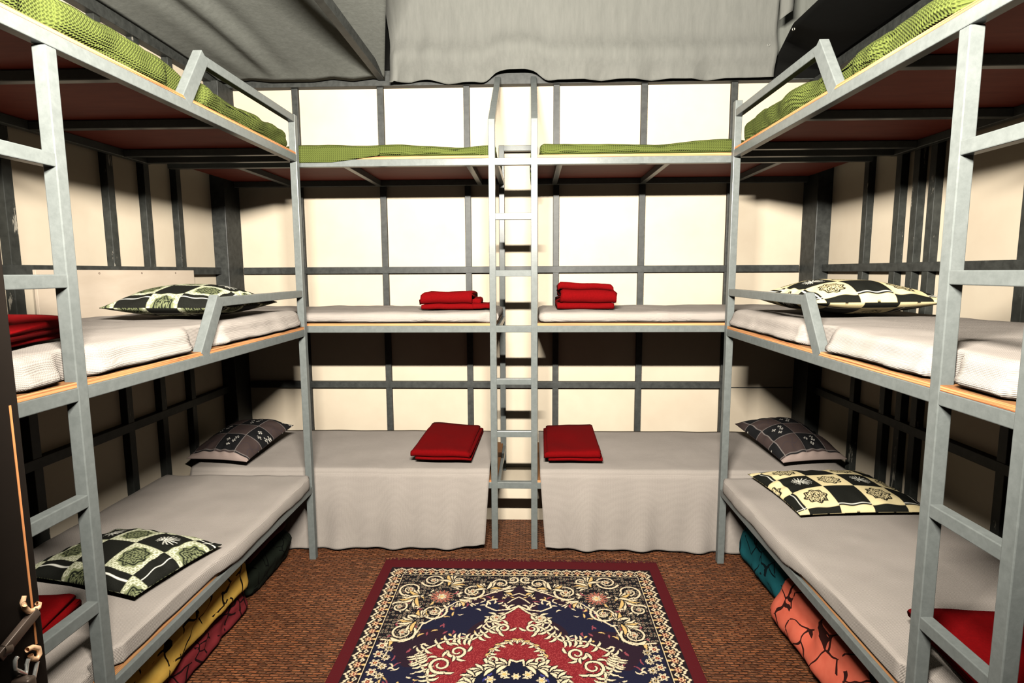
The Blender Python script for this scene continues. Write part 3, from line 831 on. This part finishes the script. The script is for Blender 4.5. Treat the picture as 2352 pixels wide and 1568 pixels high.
    for end in (0, 1):
        fr = bmesh.new()
        for k in range(230):
            x = xc-hw+.004+(2*hw-.008)*k/229+rng.normal(0, .002)
            ln = rng.uniform(.018, .036); dx = rng.normal(0, .010); w = .0042
            y0 = yfar if end == 0 else yfar-L
            sg = 1 if end == 0 else -1
            za = .006
            vs = [fr.verts.new((x-w/2, y0-sg*.004, za-.004)), fr.verts.new((x+w/2, y0-sg*.004, za-.004)), fr.verts.new((x+w/2+dx, y0+sg*ln, .0015)), fr.verts.new((x-w/2+dx, y0+sg*ln, .0015)),
                  fr.verts.new((x-w/2, y0-sg*.004, za+.002)), fr.verts.new((x+w/2, y0-sg*.004, za+.002)), fr.verts.new((x+w/2+dx, y0+sg*ln, .005)), fr.verts.new((x-w/2+dx, y0+sg*ln, .005))]
            for q in ((0, 1, 2, 3), (4, 5, 6, 7), (0, 1, 5, 4), (2, 3, 7, 6), (1, 2, 6, 5), (0, 3, 7, 4)): fr.faces.new([vs[i] for i in q])
        bmesh.ops.recalc_face_normals(fr, faces=fr.faces)
        link('fringe', bm_mesh(fr), 'fringe', R)
make_rug()

# ------------------------------------------------------------------ bundles under the low beds
def bundle(label, bx, mat, seed, r=.05, lobes=.012, cat='quilt', rot=0.0, name='folded_quilt'):
    x0, x1, y0, y1, z0, z1 = bx
    def lob(p, n):
        q = Vector(p); k = lobes*math.sin((p.z-z0)/(z1-z0)*math.pi*2+seed)
        if abs(n.z) < .8: q += Vector((n.x, n.y, 0))*k
        q.x += rot*(p.y-(y0+y1)/2)
        q.z = max(z0+.001, q.z)
        return q
    return tag(link(name, soft_box_me(x0, x1, y0, y1, z0, z1, r, .025, .012, 7, seed, .012, lob), mat, None, True), label, cat, 'quilts stored under the low beds')
bundle('maroon printed quilt folded on the floor under the left bunk, below a yellow one', (-1.72, -1.252, 1.45, 2.40, .002, .118), 'maroon', 1, .05, .006)
bundle('yellow quilt with black branch print folded under the left bunk', (-1.70, -1.215, 1.45, 2.35, .136, .305), 'yellow', 2, .055, .012)
bundle('dark green quilt bundled on the floor under the left bunk near the corner post', (-1.75, -1.265, 2.43, 2.90, .002, .160), 'dgreen', 3, .06, .010)
bundle('dark red cloth lying on the dark green bundle under the left bunk', (-1.60, -1.28, 2.45, 2.86, .170, .215), 'dred', 4, .018, .004, 'cloth', name='folded_cloth')
bundle('teal printed quilt bundled on the floor under the right bunk', (1.085, 1.60, 2.42, 2.90, .002, .215), 'teal', 5, .06, .010)
bundle('coral quilt with black branch print under the right bunk', (1.035, 1.55, 1.30, 2.38, .002, .215), 'coral', 6, .07, .018)
bundle('dark red cloth folded on the coral quilt under the right bunk', (1.16, 1.56, 1.32, 2.28, .242, .325), 'dred', 7, .03, .005, 'cloth', name='folded_cloth')

# ------------------------------------------------------------------ board on the left wall
bd = tag(link('wall_panel', box_me(LX+.040, LX+.052, 2.172, 3.222, 1.05, 1.516, .001), 'board'), 'pale board screwed over the studs on the left wall above the middle bunk', 'board')
for y in (2.27, 2.50, 2.78, 3.05):
    link('screw', tube_me([(LX+.051, y, 1.502), (LX+.055, y, 1.502)], .004, 8), 'iron', bd)

# ------------------------------------------------------------------ tarpaulins under the roof
def cloth(name, label, fn, nu, nv, mat, th=.003, cat='tarpaulin'):
    P = np.zeros((nv, nu, 3))
    for j in range(nv):
        for i in range(nu): P[j, i] = fn(i/(nu-1), j/(nv-1))
    o = link(name, grid_me(P), mat, None, True)
    md = o.modifiers.new('thickness', 'SOLIDIFY'); md.thickness = th; md.offset = 0
    return tag(o, label, cat, 'tarpaulins lining the roof')
PINS = (-.72, -.50, -.235, .06, .42, .72, 1.05)
def centre(u, v):
    x = -.843+u*(1.425+.843)
    z0 = 2.626
    if x < -.50: z0 += .018*math.sin((x+.80)/.30*math.pi)*(1 if x > -.80 else 0)
    hump = math.exp(-((x+.088)/.16)**6)
    z0 += .056*hump
    z = z0+(CEIL-.01-z0)*v
    g = min(abs(x-p) for p in PINS)
    near = math.exp(-((v)/.18))
    y = 3.640-.045*near*(min(1, g/.10))-.05*math.exp(-((v-.22)/.14)**2)-.03*hump*near
    e = x+.843
    y -= (.050*math.exp(-(e/.05)**2)*(1 if e > .03 else 0)+.018*math.sin((e-.5*v*.35)*42)*math.exp(-e/.22)*math.exp(-abs(v-.28)/.35))
    y += .012*math.sin(u*9+v*2)+.004*noise.noise(Vector((x*16, z*1.6, 3)))
    y -= .10*v
    return (x+.012*math.sin(v*6)*(1-u), y, z)
cloth('tarpaulin', 'light grey tarpaulin hung on the gable above the ladder', centre, 130, 60, 'tarp')
def flap(u, v):
    z = 2.90+.05*u+v*(.34-.05*u)
    return (1.405+u*.075, 3.50-.03*math.sin(u*3), z)
cloth('tarpaulin', 'narrow pale flap of tarpaulin beside the black sheet', flap, 10, 12, 'tarp')
def left_roof(u, v):
    y = 3.640-v*(3.640-FY-.05)
    xe = -.884+min(.42, .27*(3.640-y)); x = LX+.052+u*(xe-LX-.052)
    d = 3.640-y
    edge = math.exp(-d/.10)
    pin = min(abs(x+1.70), abs(x+1.20), abs(x+.95))
    z = 2.668+.28*(1-math.exp(-d/.9))*(1-math.exp(-(x-LX)/.5))-.014*edge*min(1, pin/.12)
    z += .016*math.sin(x*34+d*2)*math.exp(-((x+1.58)/.14)**2)*(1-edge)
    z += .012*noise.noise(Vector((x*3, y*2, 1)))*(1-edge)
    return (x, y, z)
cloth('tarpaulin', 'dark grey tarpaulin stretched over the left side of the roof', left_roof, 60, 110, 'gtarp')
def black(u, v):
    K = ((0, 1.447, 3.662, 2.640), (.05, 1.445, 3.655, 2.72), (.10, 1.452, 3.53, 2.80), (.22, 1.305, 3.08, 2.715), (1, 1.30, FY+.06, 2.715))
    for p, q in zip(K[:-1], K[1:]):
        if v <= q[0]+1e-9: break
    w = (v-p[0])/(q[0]-p[0])
    xa, y, za = (p[i]+(q[i]-p[i])*w for i in (1, 2, 3))
    xe = RX-.056; ze = min(2.685, za) if v > .02 else 2.640
    return (xa+u*(xe-xa), y, za+(ze-za)*u-.02*math.sin(u*math.pi)*min(1, v*5))
blk = cloth('tarpaulin', 'black tarpaulin sheet under the right side of the roof', black, 16, 100, 'dtarp')
for (x, y, z) in ((1.325, 3.12, 2.712), (1.372, 3.55, 2.795)):
    link('eyelet', tube_me([(x, y-.004, z-.008), (x, y+.004, z-.006)], .006, 8), 'chrome', blk)

# ------------------------------------------------------------------ door leaf and latch
DX, DY = -.5585, .60
dr = tag(link('door_1', box_me(DX-.038, DX, DY-.80, DY, 0.02, 2.05, .002), 'door'), kind='structure')
link('raw_edge', box_me(DX-.0005, DX+.0006, DY-.0120, DY-.0096, 1.085, 1.36), 'orange', dr)
def latch():
    R = thing('door_latch', 'worn metal hasp, hook and padlock on the dark door edge', 'door latch')
    y = DY-.055
    part = lambda n, me, m: link(n, me, m, R, True)
    X = lambda px: (px-1176)/F_PX*.55-.018*1.0
    def at(px, py, off=.006):
        v = _f+_r*((px-1176)/F_PX)-_u*((py-784)/F_PX)
        t = (DX+off)/v.x
        return Vector((0, 0, 1.5))+v*t
    part('strap', bar_me(at(84, 1402), at(-6, 1512), .007, .011, up=(0, 0, 1), bev=.001), 'iron')
    hook = [at(56, 1368), at(52, 1382), at(57, 1396), at(66, 1404), at(78, 1402), at(88, 1394), at(90, 1386), at(84, 1385)]
    part('hook', tube_me(hook, [.0022, .0028, .003, .003, .003, .003, .0026, .002], 10), 'brass')
    part('rivet', tube_me([at(58, 1386, .010), at(58, 1386, .004)], .0032, 10), 'chrome')
    part('knuckle', tube_me([at(2, 1496), at(20, 1490)], .006, 10), 'iron')
    loop = [at(62, 1492), at(74, 1486), at(88, 1488), at(91, 1502), at(84, 1514), at(72, 1512), at(70, 1504)]
    part('ring', tube_me(loop, .0028, 10), 'brass')
    part('shackle', tube_me([at(66, 1512), at(62, 1524), at(60, 1548), at(34, 1536), at(35, 1516), at(40, 1508)], .0022, 8), 'chrome')
    part('pin', tube_me([at(86, 1518), at(76, 1566)], .0022, 8), 'chrome')
    c = at(50, 1575); part('lock_body', box_me(c.x-.013, c.x+.013, c.y-.006, c.y+.006, c.z-.02, c.z+.010, .003), 'iron')
    return R
latch()
